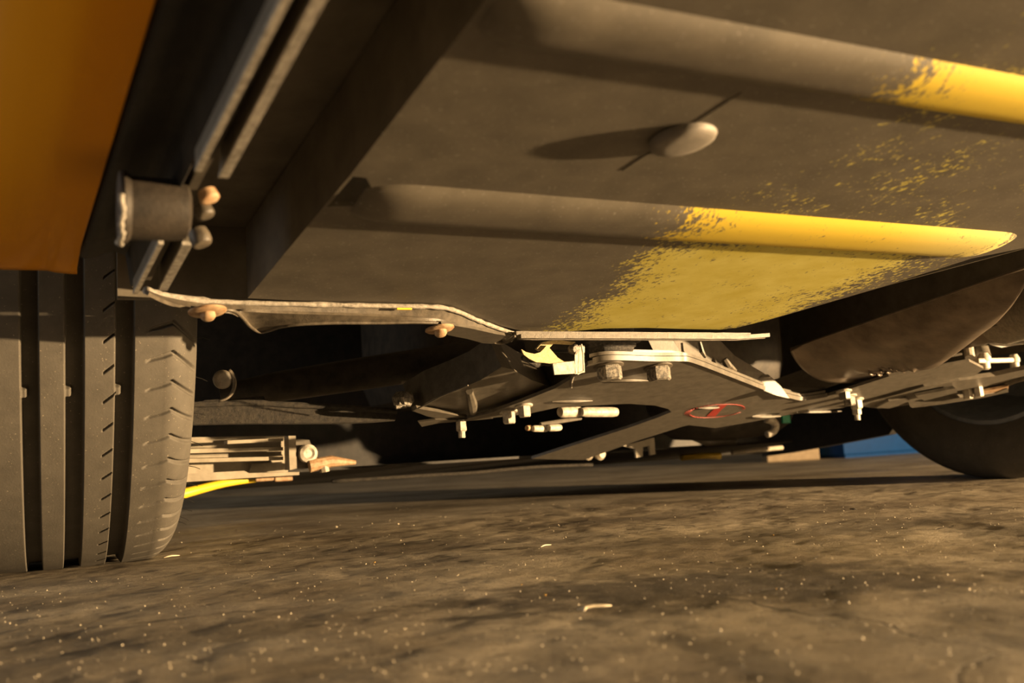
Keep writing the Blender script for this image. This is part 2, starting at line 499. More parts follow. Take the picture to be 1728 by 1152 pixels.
# --- channel between pan and sill flange, tunnel and shell above (all dark)
def channel():
    A = [PANPTS[0], PANPTS[1], PANPTS[3], PANPTS[7], PANPTS[9]]
    B = [p+Vector((0.0, 0, 0.055)) for p in A]
    MB().ribbon(A, B, 0.002).build('pan_side_wall', M['under'], car)
    MB().box((0.11, -0.36, 0.262), (0.12, 2.28, 0.006)).tilt().build('channel_roof', M['under'], car)
    MB().box((0.105, 0.785, 0.240), (0.12, 0.006, 0.075)).tilt().build('channel_end', M['under'], car)
channel()
def tunnel():
    A = [PANPTS[-1], PANPTS[-2], PANPTS[-3], PANPTS[-5], PANPTS[-7]]
    B = [p+Vector((0.02, 0, 0.22)) for p in A]
    MB().ribbon(A, B, 0.002).build('tunnel_wall', M['under'], car)
    MB().box((0.90, -0.3, 0.44), (0.34, 2.4, 0.01)).tilt().build('tunnel_roof', M['under'], car)
    MB().box((1.055, -0.35, 0.32), (0.004, 2.3, 0.24)).tilt().build('tunnel_wall', M['under'], car)
    q = [(1.055, -1.5), (1.43, -1.5), (1.43, 0.72), (1.27, 0.74), (1.16, 0.84), (1.055, 0.86)]
    MB().slab([tilt((x, y, PZ)) for x, y in q], (0, 0, 0.003)).build('floor_pan', M['under'], car)
tunnel()
MB().box((0.76, 0.2, 0.60), (1.70, 3.5, 0.02)).tilt().build('body_shell', M['under'], car)
# bulkhead ahead of the pan
MB().slab([Vector((x, y, 0.222)) for x, y in ((0.14, 0.805), (0.30, 0.815), (0.42, 0.900), (0.68, 0.900), (0.68, 0.915), (0.41, 0.915), (0.29, 0.83), (0.14, 0.82))], (0, 0, 0.28)).build('bulkhead', M['under'], car)

# --- sill: painted outer panel, dark underside, welded flange with two lips
def sx(y): return 0.077-0.067*(y-0.339)         # outer lip of the welded flange
def sx2(y): return 0.088-0.053*(y-0.343)
def sill():
    y0, y1 = -1.3, 0.772
    prof = [(-0.0345, 0.0150), (-0.0400, 0.0152), (-0.0500, 0.0163), (-0.0590, 0.0195), (-0.0690, 0.0275), (-0.0790, 0.0390), (-0.0880, 0.0560), (-0.0950, 0.0850), (-0.1000, 0.125), (-0.1020, 0.20), (-0.0950, 0.40)]
    prof = spline(prof, 5)
    st = [y0, -0.4, 0, 0.2, 0.35, 0.5, 0.6, 0.70, 0.755, 0.765, y1]
    vs = []
    for y in st:
        k = 0.0 if y < 0.70 else (y-0.70)/0.072
        for x, z in prof:
            fl_ = max(0.0, min(1.0, (y-0.52)/0.24)); fl_ = fl_*fl_*(3-2*fl_)
            zf = z if x > -0.055 else z-(z-0.0172)*fl_*max(0.0, min(1.0, (x+0.105)/0.02))
            vs.append(tilt((sx(y)+x+0.004*k*k, y, PZ+zf+0.003*k*k)))
    n = len(prof)
    fs = [(i*n+j, i*n+j+1, (i+1)*n+j+1, (i+1)*n+j) for i in range(len(st)-1) for j in range(n-1)]
    o = MB().add(vs, fs).build('sill_panel', M['paint'], car, smooth=True, ang=0)
    o['label'] = 'glossy orange painted sill panel'
    m = o.modifiers.new('thickness', 'SOLIDIFY'); m.thickness = 0.0015; m.offset = 1
    up = [(-0.0340, 0.0150), (-0.029, 0.0125), (-0.022, 0.0150), (-0.012, 0.019), (-0.004, 0.016), (-0.001, -0.006)]
    vs = []; st = [y0, 0.0, 0.3, 0.5, 0.69, 0.725]
    for y in st:
        for x, z in up: vs.append(tilt((sx(y)+x, y, PZ+z)))
    n = len(up)
    fs = [(i*n+j, i*n+j+1, (i+1)*n+j+1, (i+1)*n+j) for i in range(len(st)-1) for j in range(n-1)]
    u = MB().add(vs, fs).build('sill_underside', M['black'], car, smooth=True, ang=0)
    m = u.modifiers.new('thickness', 'SOLIDIFY'); m.thickness = 0.0012; m.offset = 1
    def sheet(fx, wd, a, b, z0, z1):
        q = [(fx(a)-wd/2, a), (fx(a)+wd/2, a), (fx(b)+wd/2, b), (fx(b)-wd/2, b)]
        return MB().slab([tilt((x, y, PZ+z0)) for x, y in q], (0, 0, z1-z0))
    fl = sheet(lambda y: (sx(y)+sx2(y))/2, 0.005, -1.3, 0.715, -0.004, 0.065).build('sill_flange', M['under'], car)
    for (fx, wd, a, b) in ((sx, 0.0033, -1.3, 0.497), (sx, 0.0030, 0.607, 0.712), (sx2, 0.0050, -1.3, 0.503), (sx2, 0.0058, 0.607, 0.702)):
        sheet(fx, wd, a, b, -0.0150, -0.0128).build('seam_lip', M['seam'], fl)  # pale sealer colour also stands in for light on the lower edges
        sheet(fx, wd*0.8, a, b, -0.0128, 0.012).build('flange_sheet', M['under'], fl)
    MB().lathe(XP(413, 185, 0.083), (0, 0, -1), [(0.002, -0.004), (0.0038, 0), (0.002, 0.003)], 8).build('weld_drip', M['seam'], fl, smooth=True)
sill()

def jack_boss():
    c = tilt((0.033, 0.553, PZ-0.014))
    prof = [(0.0155, 0), (0.0190, 0.0), (0.0198, 0.0018), (0.0192, 0.0035), (0.0170, 0.0055), (0.0166, 0.028), (0.0155, 0.034), (0.011, 0.036)]
    b = MB().lathe(c, (1, 0.02, 0), prof, 28).build('jacking_boss', M['dark'], car, smooth=True, ang=40)
    b['label'] = 'dark cylindrical jacking boss on the sill seam'
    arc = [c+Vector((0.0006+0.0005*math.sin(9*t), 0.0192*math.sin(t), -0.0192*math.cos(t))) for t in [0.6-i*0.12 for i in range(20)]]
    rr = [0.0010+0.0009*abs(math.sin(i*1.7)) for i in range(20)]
    MB().tube(arc, rr, 7).build('rim_light_arc', M['seam'], b, smooth=True, ang=0)  # pale arc stands in for the light caught along the boss rim
    for px, py, x, r, h, mt in ((366, 346, 0.083, 0.0056, 0.0022, 'rust'), (358, 370, 0.082, 0.0052, 0.0034, 'lip'), (349, 411, 0.0825, 0.0062, 0.0060, 'lip')):
        p = XP(px, py, x)
        MB().lathe(p+Vector((-0.004, 0, 0.004)), (0.35, -0.25, -1), [(r*0.9, -0.004), (r, 0.0), (r, h*0.55), (r*0.85, h*0.9), (r*0.45, h)], 14).build('stud_head', M[mt], b, smooth=True, ang=50)
jack_boss()

# --- curled lip along the front of the pan
def front_lip():
    T = spline([(246, 487), (272, 496), (310, 502), (370, 507), (460, 510), (560, 512), (660, 514), (738, 516), (773, 524), (802, 537), (838, 551), (874, 563)], 5)
    B = spline([(252, 493), (280, 507), (316, 517), (372, 524), (462, 530), (562, 533), (660, 536), (735, 539), (770, 546), (800, 556), (835, 570), (864, 577)], 5)
    A3 = [PP(x, y, -0.0015) for x, y in T]
    B3 = [PP(x, y, -0.011) for x, y in B]
    lip = MB().ribbon(A3, B3, 0.0025, 3).build('arch_lip', M['lip'], car, smooth=True)
    lip['label'] = 'brown curled steel lip along the front of the floor pan'
    # rough sealer bead on the upper edge
    pts = [p+Vector((0, -0.001, -0.0012)) for p in A3]
    rr = [0.0021+0.0009*noise.noise(Vector((i*0.9, 0, 0))) + (0.0010 if i < 14 else 0) for i in range(len(pts))]
    MB().tube(pts, rr, 8).build('sealer_bead', M['seam'], lip, smooth=True, ang=0)
    # second sheet behind, with its dip
    B2 = spline([(322, 519), (360, 522), (392, 524), (408, 535), (422, 551), (437, 560), (452, 558), (475, 551), (510, 547), (570, 545), (640, 545), (700, 544), (750, 546), (785, 553), (812, 566), (835, 578), (852, 577), (868, 567)], 5)
    b3 = [PP(x, y, -0.0150) for x, y in B2]
    def lipy(x):
        for (xa, ya), (xb, yb) in zip(B, B[1:]):
            if xa <= x <= xb: return ya+(yb-ya)*(x-xa)/(xb-xa)
        return B[-1][1]
    a3 = [PP(x, min(lipy(x), y)-2.5, -0.0115)+Vector((0, 0.002, 0)) for x, y in B2]
    MB().ribbon(a3, b3, 0.0024, 2).build('splash_flange', M['lip'], lip, smooth=True)
    e = [p+Vector((0, -0.0008, 0)) for p in b3]
    MB().tube(e, 0.0014, 6).build('rolled_edge', M['lip'], lip, smooth=True, ang=0)
    # plate corner hanging at the right-hand end
    C = [(745, 546), (790, 553), (835, 563), (853, 566), (846, 573), (832, 580), (815, 579), (790, 572), (755, 565)]
    MB().slab([PP(x, y, -0.0165) for x, y in C], (0, 0.002, 0.003)).build('corner_tab', M['steel'], lip)
    # two rusty washers with their screws
    for px, py, r in ((350, 527, 0.0135), (742, 556, 0.0125)):
        c = PP(px, py+3, -0.0200)
        ws = MB().lathe(c+Vector((0, 0, 0.003)), (0.06, -0.16, -1), [(r, 0), (r*1.02, 0.0012), (r*0.9, 0.0024), (0.005, 0.0026)], 22).build('washer', M['rust'], lip, smooth=True, ang=40)
        MB().lathe(c+Vector((0, -0.001, 0.0006)), (0.10, -0.38, -1), [(0.0055, -0.001), (0.0055, 0.0030), (0.0040, 0.0050), (0.002, 0.0056)], 12).build('screw_head', M['rust'], ws, smooth=True, ang=40)
    MB().box(PP(682, 521, -0.0065), (0.013, 0.002, 0.0016), bev=0.0004).build('paint_chip', M['yellowplastic'], lip)
    # straight double seam across
    L0, L1 = PP(872, 567, -0.0095), PP(1290, 569, -0.0095)
    u = (L1-L0)
    seam = None
    for k, (s0, s1, dy, z0, z1, mt) in enumerate(((0.0, 1.0, 0.0, 0.1875, 0.1915, 'lip'), (0.0, 0.94, 0.010, 0.1915, 0.1955, 'lip'))):
        a = L0+u*s0; b = L0+u*s1
        n = 30
        P = [Vector(((a.lerp(b, i/n)).x, a.lerp(b, i/n).y+dy, a.lerp(b, i/n).z+z0-0.1905+0.0003*noise.noise(Vector((i*0.7, k*5, 0))) + (0.0025*max(0, (i/n-0.86)/0.14) if k == 0 else 0))) for i in range(n+1)]
        Q = [Vector((p.x, p.y, p.z+z1-z0)) for p in P]
        o = MB().ribbon(P, Q, 0.009).build('seam_flange', M[mt], car)
        MB().tube([p+Vector((0, -0.0004, 0)) for p in P], 0.0010, 6).build('seam_edge', M['lip'], o, smooth=True, ang=0)
front_lip()

# ------------------------------------------------------------------ wheels
def tyre_mesh(xc, yc, R, zc, dense, mirror=1):
    G = [-0.0600, -0.0200, 0.0138, 0.0530]
    GW = [0.0066, 0.0068, 0.0074, 0.0076]
    prof = []
    def add(u0, u1, n):
        for i in range(n):
            u = u0+(u1-u0)*i/n
            prof.append((u, R-0.003*(u/0.085)**2, 0.0, 1.0, u))
    # (u, r, normal_u, normal_r, arclength)
    side = [(-0.100, 0.215), (-0.112, 0.235), (-0.118, 0.262)]
    NT_ = 290 if dense else 60
    sh = 46 if dense else 12
    a0 = 0.085
    r0 = R-0.003
    qa, qb = 0.032, 0.042
    P = []
    sarc = -0.085-0.055
    for u, r in side: P.append((u, r, -1.0, 0.0, -0.2))
    for i in range(sh):
        t = math.pi/2*(1-i/sh)
        P.append((-a0-qa*math.sin(t), r0-qb+qb*math.cos(t), -math.sin(t), math.cos(t), -a0-0.058*t/(math.pi/2)))
    for i in range(NT_+1):
        u = -a0+2*a0*i/NT_
        P.append((u, R-0.003*(u/a0)**2, 0.0, 1.0, u))
    for i in range(1, sh+1):
        t = math.pi/2*(i/sh)
        P.append((a0+qa*math.sin(t), r0-qb+qb*math.cos(t), math.sin(t), math.cos(t), a0+0.058*t/(math.pi/2)))
    for u, r in reversed(side): P.append((-u, r, 1.0, 0.0, 0.2))
    th = []
    if dense:
        a = math.radians(-2)
        while a < math.radians(90):
            th.append(a); a += 0.0007/R
        k = math.radians(90)
        while k < math.radians(357):
            th.append(k); k += math.radians(4)
    else:
        th = [math.radians(4*i) for i in range(90)]
    def ss(x, a, b):
        t = max(0, min(1, (x-a)/(b-a))); return t*t*(3-2*t)
    PIT = 0.0272
    WA = 0.338   # arc position of the wear bars
    vs = []
    for a in th:
        arc = a*R
        ca, sa = math.cos(a), math.sin(a)
        for (u, r, nu, nr, s) in P:
            d = 0.0
            for g, gw in zip(G, GW):
                q = abs(u-g) if abs(s) < 0.09 else 1
                if q < gw+0.001:
                    dd = 0.0100*(1-ss(q, gw-0.0009, gw+0.0004))
                    if dense:
                        bar = 1-ss(abs(arc-WA), 0.003, 0.0055)
                        near = 1-ss(u-g, -gw*0.55, -gw*0.1)
                        dd *= 1-0.75*bar*near
                    d = max(d, dd)
            if dense and a < math.radians(90):
                s1 = abs(s)
                if 0.069 < s1 < 0.132:
                    sb = 0.094
                    cen = 0.30*(s1-0.070) if s1 < sb else 0.30*(sb-0.070)-0.75*(s1-sb)
                    q = (arc-cen-0.012+(0.009 if s < 0 else 0)) % PIT
                    q = min(q, PIT-q)
                    wd = 0.0019+0.0008*ss(s1, 0.072, 0.085)
                    d = max(d, 0.0032*(1-ss(q, wd*0.5, wd))*ss(s1, 0.069, 0.075)*(1-ss(s1, 0.120, 0.132)))
                if 0.0355 < s < 0.0460:
                    q = (arc-0.85*(s-0.0355)-0.002) % PIT
                    q = min(q, PIT-q)
                    d = max(d, 0.004*(1-ss(q, 0.0006, 0.0013))*ss(s, 0.0355, 0.037))
                if 0.148 > s1 > 0.130:
                    d = max(d, 0.0006*(1-ss(abs(((s1-0.130) % 0.006)-0.003), 0.0003, 0.0007)))
            uu = u-nu*d; rr = r-nr*d
            x = xc+mirror*uu
            y = yc-rr*sa
            z = zc-rr*ca
            vs.append((x, y, max(z, 0.0004+0.002*(1 if d > 0.004 else 0))))
    n = len(P); m = len(th)
    fs = []
    for i in range(m):
        j = (i+1) % m
        for k in range(n-1):
            fs.append((i*n+k, i*n+k+1, j*n+k+1, j*n+k))
    return MB().add(vs, fs)
TX, TY, TR, TZ = 0.0038, 1.19, 0.31, 0.305
ty = tyre_mesh(TX, TY, TR, TZ, True).build('tyre', M['tyre'], car, smooth=True, ang=0, origin=(TX, TY, TZ))
ty['label'] = 'dusty front tyre with three deep tread grooves in view'
rp = [(0.10, -0.09), (0.216, -0.098), (0.212, -0.08), (0.195, -0.05), (0.195, 0.05), (0.212, 0.08), (0.216, 0.098), (0.10, 0.08)]
MB().lathe((TX, TY, TZ), (1, 0, 0), rp, 40).build('rim', M['rim'], ty, smooth=True, ang=40)
for i, deg in enumerate((12, 17, 22, 28, 34, 40, 47, 54, 62, 70, 78)):
    a = math.radians(deg)
    rr = 0.272; u = 0.1165
    p = Vector((TX+u, TY-rr*math.sin(a), TZ-rr*math.cos(a)))
    out = Vector((1, -0.25*math.sin(a), -0.25*math.cos(a)+random.uniform(-.25, .25))).normalized()
    MB().tube([p, p+out*0.006, p+out*0.011+Vector((0, 0, -0.001))], [0.0004, 0.00035, 0.0003], 5).build('rubber_hair', M['black'], ty)
FX, FY = 1.53, 1.19
ft = tyre_mesh(FX, FY, TR, TZ, False, -1).build('tyre', M['tyre'], car, smooth=True, ang=40, origin=(FX, FY, TZ))
ft['label'] = 'far front tyre standing beside the blue crate'
MB().lathe((FX, FY, TZ), (-1, 0, 0), [(0.216, -0.1), (0.195, -0.05), (0.195, 0.05), (0.206, 0.085), (0.216, 0.098), (0.208, 0.099), (0.19, 0.06), (0.17, 0.0), (0.05, -0.01)], 48).build('rim', M['rim'], ft, smooth=True, ang=40)

# wheel arch liner over the near tyre, open at bottom
def liner(x0, x1, xin):
    vs = []; st = [math.radians(102+i*6) for i in range(31)]
    for a in st:
        for x in (x0, x1):
            vs.append((x, TY-0.355*math.sin(a), TZ-0.355*math.cos(a)))
    fs = [(i*2, i*2+1, i*2+3, i*2+2) for i in range(len(st)-1)]
    o = MB().add(vs, fs).build('wheel_arch_liner', M['black'], car, smooth=True, ang=0)
    m = o.modifiers.new('thickness', 'SOLIDIFY'); m.thickness = 0.003
liner(-0.13, 0.16, 0.16)
liner(1.37, 1.66, 1.37)

# ------------------------------------------------------------------ suspension behind the near wheel
def suspension():
    # lower control arm, crusted
    top = spline([(318, 684), (360, 683), (420, 681), (480, 684), (560, 688), (620, 692), (668, 696)], 5)
    bot = spline([(318, 716), (360, 715), (420, 714), (480, 714), (560, 713), (620, 711), (668, 706)], 5)
    A = [YP(x, y, 1.16) for x, y in top]
    Bt = [YP(x, y, 1.155) for x, y in bot]
    back = [p+Vector((0, 0.05, 0.006)) for p in A]
    arm = MB().ribbon(A, Bt, 0.005, 2).build('lower_control_arm', M['arm'], car, smooth=True)
    arm['label'] = 'dirt-caked lower suspension arm beside the tyre'
    MB().ribbon(back, A, 0.004, 1).build('arm_top', M['arm'], arm, smooth=True)
    e = [p+Vector((0, -0.002, 0.001)) for p in A]
    MB().tube(e, [0.0035+0.0012*noise.noise(Vector((i*0.8, 3, 0))) for i in range(len(e))], 8).build('dirt_ridge', M['arm'], arm, smooth=True, ang=0)
    web = [(330, 683), (345, 675), (400, 672), (445, 668), (450, 680), (400, 684), (345, 686)]
    MB().slab([YP(x, y, 1.19) for x, y in web], (0, 0.01, 0)).build('arm_web', M['arm'], arm)
    # shaft
    P = [YP(x, y, yy) for x, y, yy in ((372, 668, 1.26), (470, 652, 1.25), (600, 632, 1.24), (760, 608, 1.22), (880, 590, 1.20))]
    sh = MB().tube(P, [0.014, 0.019, 0.021, 0.022, 0.022], 18).build('drive_shaft', M['dark'], car, smooth=True)
    sh['label'] = 'dark drive shaft running inboard from the wheel'
    # ball joint with curl
    c = YP(374, 640, 1.12)
    bj = MB().lathe(c, (0.25, -1, -0.1), [(0.0055, -0.012), (0.0055, 0.0), (0.0105, 0.001), (0.0105, 0.004), (0.0088, 0.0052), (0.0065, 0.0052)], 20).build('ball_joint', M['lip'], car, smooth=True, ang=40)
    q = [c+Vector((0.012*math.cos(t)*(1+0.35*i/16), -0.001*i*0.3, 0.012*math.sin(t)*(1+0.35*i/16)-0.008*(i/16))) for i, t in enumerate([0.9-k*0.17 for k in range(17)])]
    MB().tube(q, [0.003-0.0001*i for i in range(17)], 6).build('clip_spring', M['lip'], bj, smooth=True, ang=0)
    # bolt in the dark
    c = YP(688, 673, 1.10)
    b = MB().lathe(c, (0.25, -1, -0.05), [(0.0095, -0.02), (0.0095, 0.0), (0.008, 0.002), (0.003, 0.003)], 6, 0.3).build('pivot_bolt', M['bolt'], car)
    MB().tube([YP(674, 670, 1.105), YP(674, 683, 1.10), YP(684, 685, 1.10), YP(668, 687, 1.10)], 0.0025, 6).build('bolt_clip', M['bolt'], b)
suspension()

# ------------------------------------------------------------------ subframe
def hexbolt(p, axis, r, h, mat, parent, washer=True, name='hex_bolt', ph=0.0):
    p = Vector(p)
    b = MB().lathe(p, axis, [(r*0.98, -0.004), (r, 0.0), (r, h*0.86), (r*0.84, h), (r*0.3, h)], 6, ph).build(name, M[mat], parent)
    return b
def washer(p, axis, r, mat, parent):
    return MB().lathe(p, axis, [(r, -0.001), (r, 0.0014), (r*0.92, 0.0022)], 22).build('washer', M[mat], parent, smooth=True, ang=40)

def ell(cx, cy, rx, ry, n=18, sk=0.0):
    return [(cx+rx*math.cos(2*math.pi*i/n), cy+ry*math.sin(2*math.pi*i/n)+sk*rx*math.cos(2*math.pi*i/n)) for i in range(n)]

def subframe():
    outer = [(1027, 607), (1100, 609), (1142, 609), (1165, 612), (1232, 637), (1300, 663), (1353, 675), (1394, 669), (1500, 635), (1636, 610), (1660, 622), (1637, 640), (1533, 657), (1442, 681), (1422, 688), (1335, 699), (1266, 712), (1207, 722), (1162, 717), (1150, 720), (1080, 742), (985, 776), (897, 774), (1000, 741), (1060, 722), (1108, 705), (1133, 695), (1128, 690), (1105, 684), (1060, 681), (1000, 684), (942, 687), (896, 697), (858, 702), (829, 705), (796, 708), (788, 706), (827, 697), (879, 678), (937, 655), (962, 640), (966, 630), (985, 622), (993, 615)]
    holes = [ell(966, 677, 33, 2.6, 20, -0.03), ell(1196, 688, 20, 2.2, 16, -0.05), ell(1293, 700, 24, 2.0, 16, -0.10)]
    sf = MB().slab([SP(x, y) for x, y in outer], -SUBN*0.004, [[SP(x, y) for x, y in h] for h in holes]).build('subframe', M['steel'], car)
    sf['label'] = 'dusty grey pressed steel front subframe'
    # bright return flange along the rear edge
    R = spline([(1000, 612), (1027, 607), (1100, 609), (1142, 609), (1165, 612), (1232, 637), (1300, 663), (1328, 671), (1353, 675), (1394, 669)], 6)
    A = [SP(x, y, 0.0)+Vector((0, -0.0015, -0.0005)) for x, y in R]
    B = [p+Vector((0, -0.0005, 0.0055)) for p in A]
    MB().ribbon(A, B, 0.003).build('return_flange', M['steel'], sf, smooth=True)
    A2 = [p+Vector((0, 0.004, 0.006)) for p in A]
    B2 = [p+Vector((0, 0.0, 0.0035)) for p in A2]
    MB().ribbon(A2, B2, 0.006).build('upper_sheet', M['steel'], sf, smooth=True)
    # closed upper skin of the boxed subframe
    up = [(1027, 607), (1142, 609), (1165, 612), (1300, 663), (1353, 675), (1394, 669), (1500, 635), (1636, 610)]
    P = [SP(x, y)+Vector((0, 0.01, 0.01)) for x, y in up]
    Q = [Vector((p.x, p.y+0.14, p.z+0.015)) for p in P]
    MB().ribbon(P, Q, 0.003).build('upper_skin', M['steel'], sf, smooth=True)
    # slot rims: short raised walls on the far side of each slot and the embossed arc
    for (x0, x1, yy, am) in ((1030, 1096, 642, 2.0), (932, 1000, 676, 1.0), (1178, 1214, 687, 0.6), (1270, 1318, 702, 0.6), (1345, 1420, 694, 0.5)):
        path = [(x0+(x1-x0)*i/10, yy-am*math.sin(math.pi*i/10)*1.4-(x0+(x1-x0)*i/10-x0)*0.02) for i in range(11)]
        a = [SP(x, y)+SUBN*0.0005 for x, y in path]
        b = [p+SUBN*(0.0030*math.sin(math.pi*(0.1+0.8*i/10))) for i, p in enumerate(a)]
        MB().ribbon(a, b, 0.002).build('pressed_edge', M['steel'], sf, smooth=True)
    # two big bolts under the bushing
    for px, py in ((1027, 617), (1110, 619)):
        c = SP(px, py)
        wv = washer(c, SUBN, 0.0165, 'lip', sf)
        hexbolt(c+SUBN*0.002, Vector((0, -0.08, -1)), 0.0140, 0.0140, 'bolt', sf, ph=0.25)
    # pale bolts at the lower left edge
    for px, py, r, h, mt in ((858, 694, 0.0082, 0.013, 'pale'), (884, 684, 0.0080, 0.012, 'pale'), (1444, 674, 0.0085, 0.012, 'pale'), (1432, 668, 0.0085, 0.012, 'bolt'), (1424, 660, 0.008, 0.010, 'steel')):
        c = SP(px, py)
        washer(c, SUBN, r*1.35, 'pale', sf)
        hexbolt(c+SUBN*0.002, Vector((0, -0.05, -1)), r, h, mt, sf)
    # hanging studs with nuts
    for px, py in ((778, 708), (1445, 684)):
        c = SP(px, py)
        st = MB().tube([c, c+Vector((0, 0, -0.022))], 0.0042, 10).build('hanging_stud', M['pale'], sf, smooth=True)
        hexbolt(c+Vector((0, 0, -0.006)), (0, 0, -1), 0.0068, 0.008, 'pale', st, name='stud_nut')
    # red inspection mark: a ring crossed by a stroke
    ring = [SP(1207+48*math.cos(t)+0*t, 693+10.5*math.sin(t)-0.09*48*math.cos(t))+SUBN*0.0003 for t in [0.55+i*5.9/44 for i in range(45)]]
    mk = MB()
    for i in range(44):
        wv = 0.0012+0.0022*(1 if 14 < i < 26 else 0.25)
        a, b = ring[i], ring[i+1]
        mk.box((a+b)/2, ((b-a).length*1.15, wv*2.2, 0.0004), Matrix.Rotation(math.atan2((b-a).y, (b-a).x), 3, 'Z'))
    a, b = SP(1196, 701)+SUBN*0.0004, SP(1220, 684)+SUBN*0.0004
    mk.slab([SP(1192, 702)+SUBN*0.0004, SP(1204, 690)+SUBN*0.0004, SP(1213, 684)+SUBN*0.0004, SP(1228, 682)+SUBN*0.0004, SP(1218, 690)+SUBN*0.0004, SP(1207, 702)+SUBN*0.0004], -SUBN*0.0003)
    o = mk.build('red_mark', M['red'], sf); o['label'] = 'red marker ring crossed by a stroke'
    # lug seam left of the mount
    MB().tube([SP(964, 652)+SUBN*0.001, SP(965, 640)+SUBN*0.001, SP(968, 634), SP(986, 627)], 0.0012, 6).build('mount_seam', M['seam'], sf)
    return sf
SF = subframe()

def left_pod():
    """dark arm pocket at the left end of the subframe"""
    y0 = 1.13
    out = [(698, 693), (735, 672), (780, 655), (815, 640), (850, 618), (868, 622), (900, 640), (935, 652), (962, 640), (880, 679), (828, 698), (790, 706), (750, 709)]
    P = [SP(x, y, 0.008)+Vector((0, 0.006, 0)) for x, y in out]
    o = MB().slab(P, Vector((0, 0.03, 0.035))).build('arm_pocket', M['steel'], SF)
    q = [(697, 693), (704, 689), (740, 695), (789, 704), (775, 708), (750, 709), (720, 702)]
    MB().slab([SP(x, y, 0.002) for x, y in q], Vector((0, 0.004, 0.004))).build('pocket_edge', M['steel'], SF)
    A = [SP(x, y, 0.0) for x, y in ((705, 689), (745, 668), (790, 650))]
    MB().tube(A, 0.0009, 5).build('pocket_seam', M['steel'], SF)
    lowp = [(706, 712), (735, 708), (775, 708), (828, 704), (832, 706), (790, 710), (740, 714), (712, 720)]
    MB().slab([SP(x, y, 0.0) for x, y in lowp], Vector((0, 0.003, 0.002))).build('lower_tab', M['steel'], SF)
    # stiffening ridge inside
    MB().tube([SP(792, 660, 0.007), SP(797, 680, 0.007), SP(799, 700, 0.007)], [0.004, 0.006, 0.005], 8).build('pocket_ridge', M['steel'], SF, smooth=True)
left_pod()

def mount():
    # rubber bushing between pan seam and subframe
    c = YP(1036, 608, 0.93)
    c = Vector((c.x, c.y+0.012, c.z))
    k = 0.95
    prof = [(0.020*k, 0), (0.025*k, 0.003), (0.030*k, 0.011), (0.0305*k, 0.0135), (0.033*k, 0.015), (0.033*k, 0.018), (0.0385*k, 0.0195), (0.039*k, 0.024), (0.03, 0.028), (0.03, 0.06)]
    b = MB().lathe(c, (0, 0, 1), prof, 36).build('rubber_bushing', M['rubber'], car, smooth=True, ang=35)
    b['label'] = 'black dusty rubber subframe bushing'
    # pale gusset right of the bushing
    g = [(1094, 574), (1137, 575), (1146, 590), (1152, 605), (1140, 608), (1108, 607), (1103, 592)]
    gu = MB().slab([YP(x, y, 0.955) for x, y in g], (0.004, 0.006, 0)).build('gusset', M['steel'], car)
    gu['label'] = 'dusty steel gusset over the subframe'
    # darker box section receding to the right
    d = [(1137, 574), (1215, 574), (1240, 600), (1290, 630), (1330, 672), (1300, 664), (1230, 636), (1165, 611), (1150, 604), (1146, 590)]
    dd = [YP(x, y, 0.96+(x-1137)*0.0006) for x, y in d]
    MB().slab(dd, (0, 0.02, 0.0)).build('box_section', M['steel'], car)
    h = [(1258, 645), (1283, 637), (1300, 636), (1318, 652), (1332, 672), (1310, 667), (1280, 655)]
    MB().slab([YP(x, y, 1.045) for x, y in h], (0, 0.004, 0.004)).build('bracket_foot', M['steel'], car)
    MB().tube([YP(1222, 606, 0.99), YP(1228, 616, 0.99), YP(1240, 625, 1.0)], [0.004, 0.005, 0.003], 8).build('dirt_smear', M['lip'], car, smooth=True)
    MB().tube([YP(1180, 577, 0.955), YP(1184, 592, 0.955), YP(1190, 602, 0.96)], [0.0025, 0.003, 0.002], 7).build('dirt_smear', M['lip'], car, smooth=True)
mount()

def hook_bracket():
    y = 0.90
    hook = [(880, 589), (888, 594), (902, 597), (912, 594), (918, 588), (923, 582), (930, 590), (941, 603), (952, 610), (965, 609), (972, 604), (972, 614), (945, 618), (932, 614), (920, 612), (905, 611), (893, 605), (884, 598)]
    b = MB().slab([YP(x, yy, y) for x, yy in hook], (0.002, 0.006, 0)).build('tie_down_hook', M['tinyyellow'], car)
    b['label'] = 'flaking yellowed tie-down hook under the pan seam'
    face = [(933, 613), (969, 609), (972, 630), (936, 632)]
    MB().slab([YP(x, yy, y-0.004) for x, yy in face], (0.001, 0.004, 0)).build('bracket_face', M['pale'], b)
    side = [YP(970, 598, y-0.004), YP(970, 631, y-0.004), YP(984, 628, y+0.03), YP(984, 582, y+0.03), YP(978, 582, y+0.01)]
    MB().slab(side, (0.002, 0, 0)).build('bracket_side', M['pale'], b)
    MB().tube([YP(981, 580, y), YP(984, 596, y), YP(985, 626, y), YP(974, 631, y)], 0.0011, 6).build('bracket_edge', M['pale'], b)
    c = YP(972, 588, y)
    MB().lathe(c+Vector((0, 0.006, 0)), (0.1, -1, -0.1), [(0.005, -0.003), (0.0055, 0.004), (0.004, 0.006), (0.002, 0.006)], 12).build('rivet', M['bolt'], b, smooth=True, ang=40)
    up = [(916, 577), (940, 573), (972, 577), (966, 581), (935, 579), (926, 588), (912, 592), (906, 588)]
    MB().slab([YP(x, yy, y+0.004) for x, yy in up], (0.0, 0.005, 0)).build('hook_root', M['tinyyellow'], b)
    un = spline([(882, 600), (890, 609), (905, 615), (920, 614), (930, 611)], 4)
    MB().tube([YP(x, yy, y+0.006) for x, yy in un], [0.0025+0.001*math.sin(i) for i in range(len(un))], 7).build('rubber_strap', M['rubber'], b, smooth=True, ang=0)
hook_bracket()

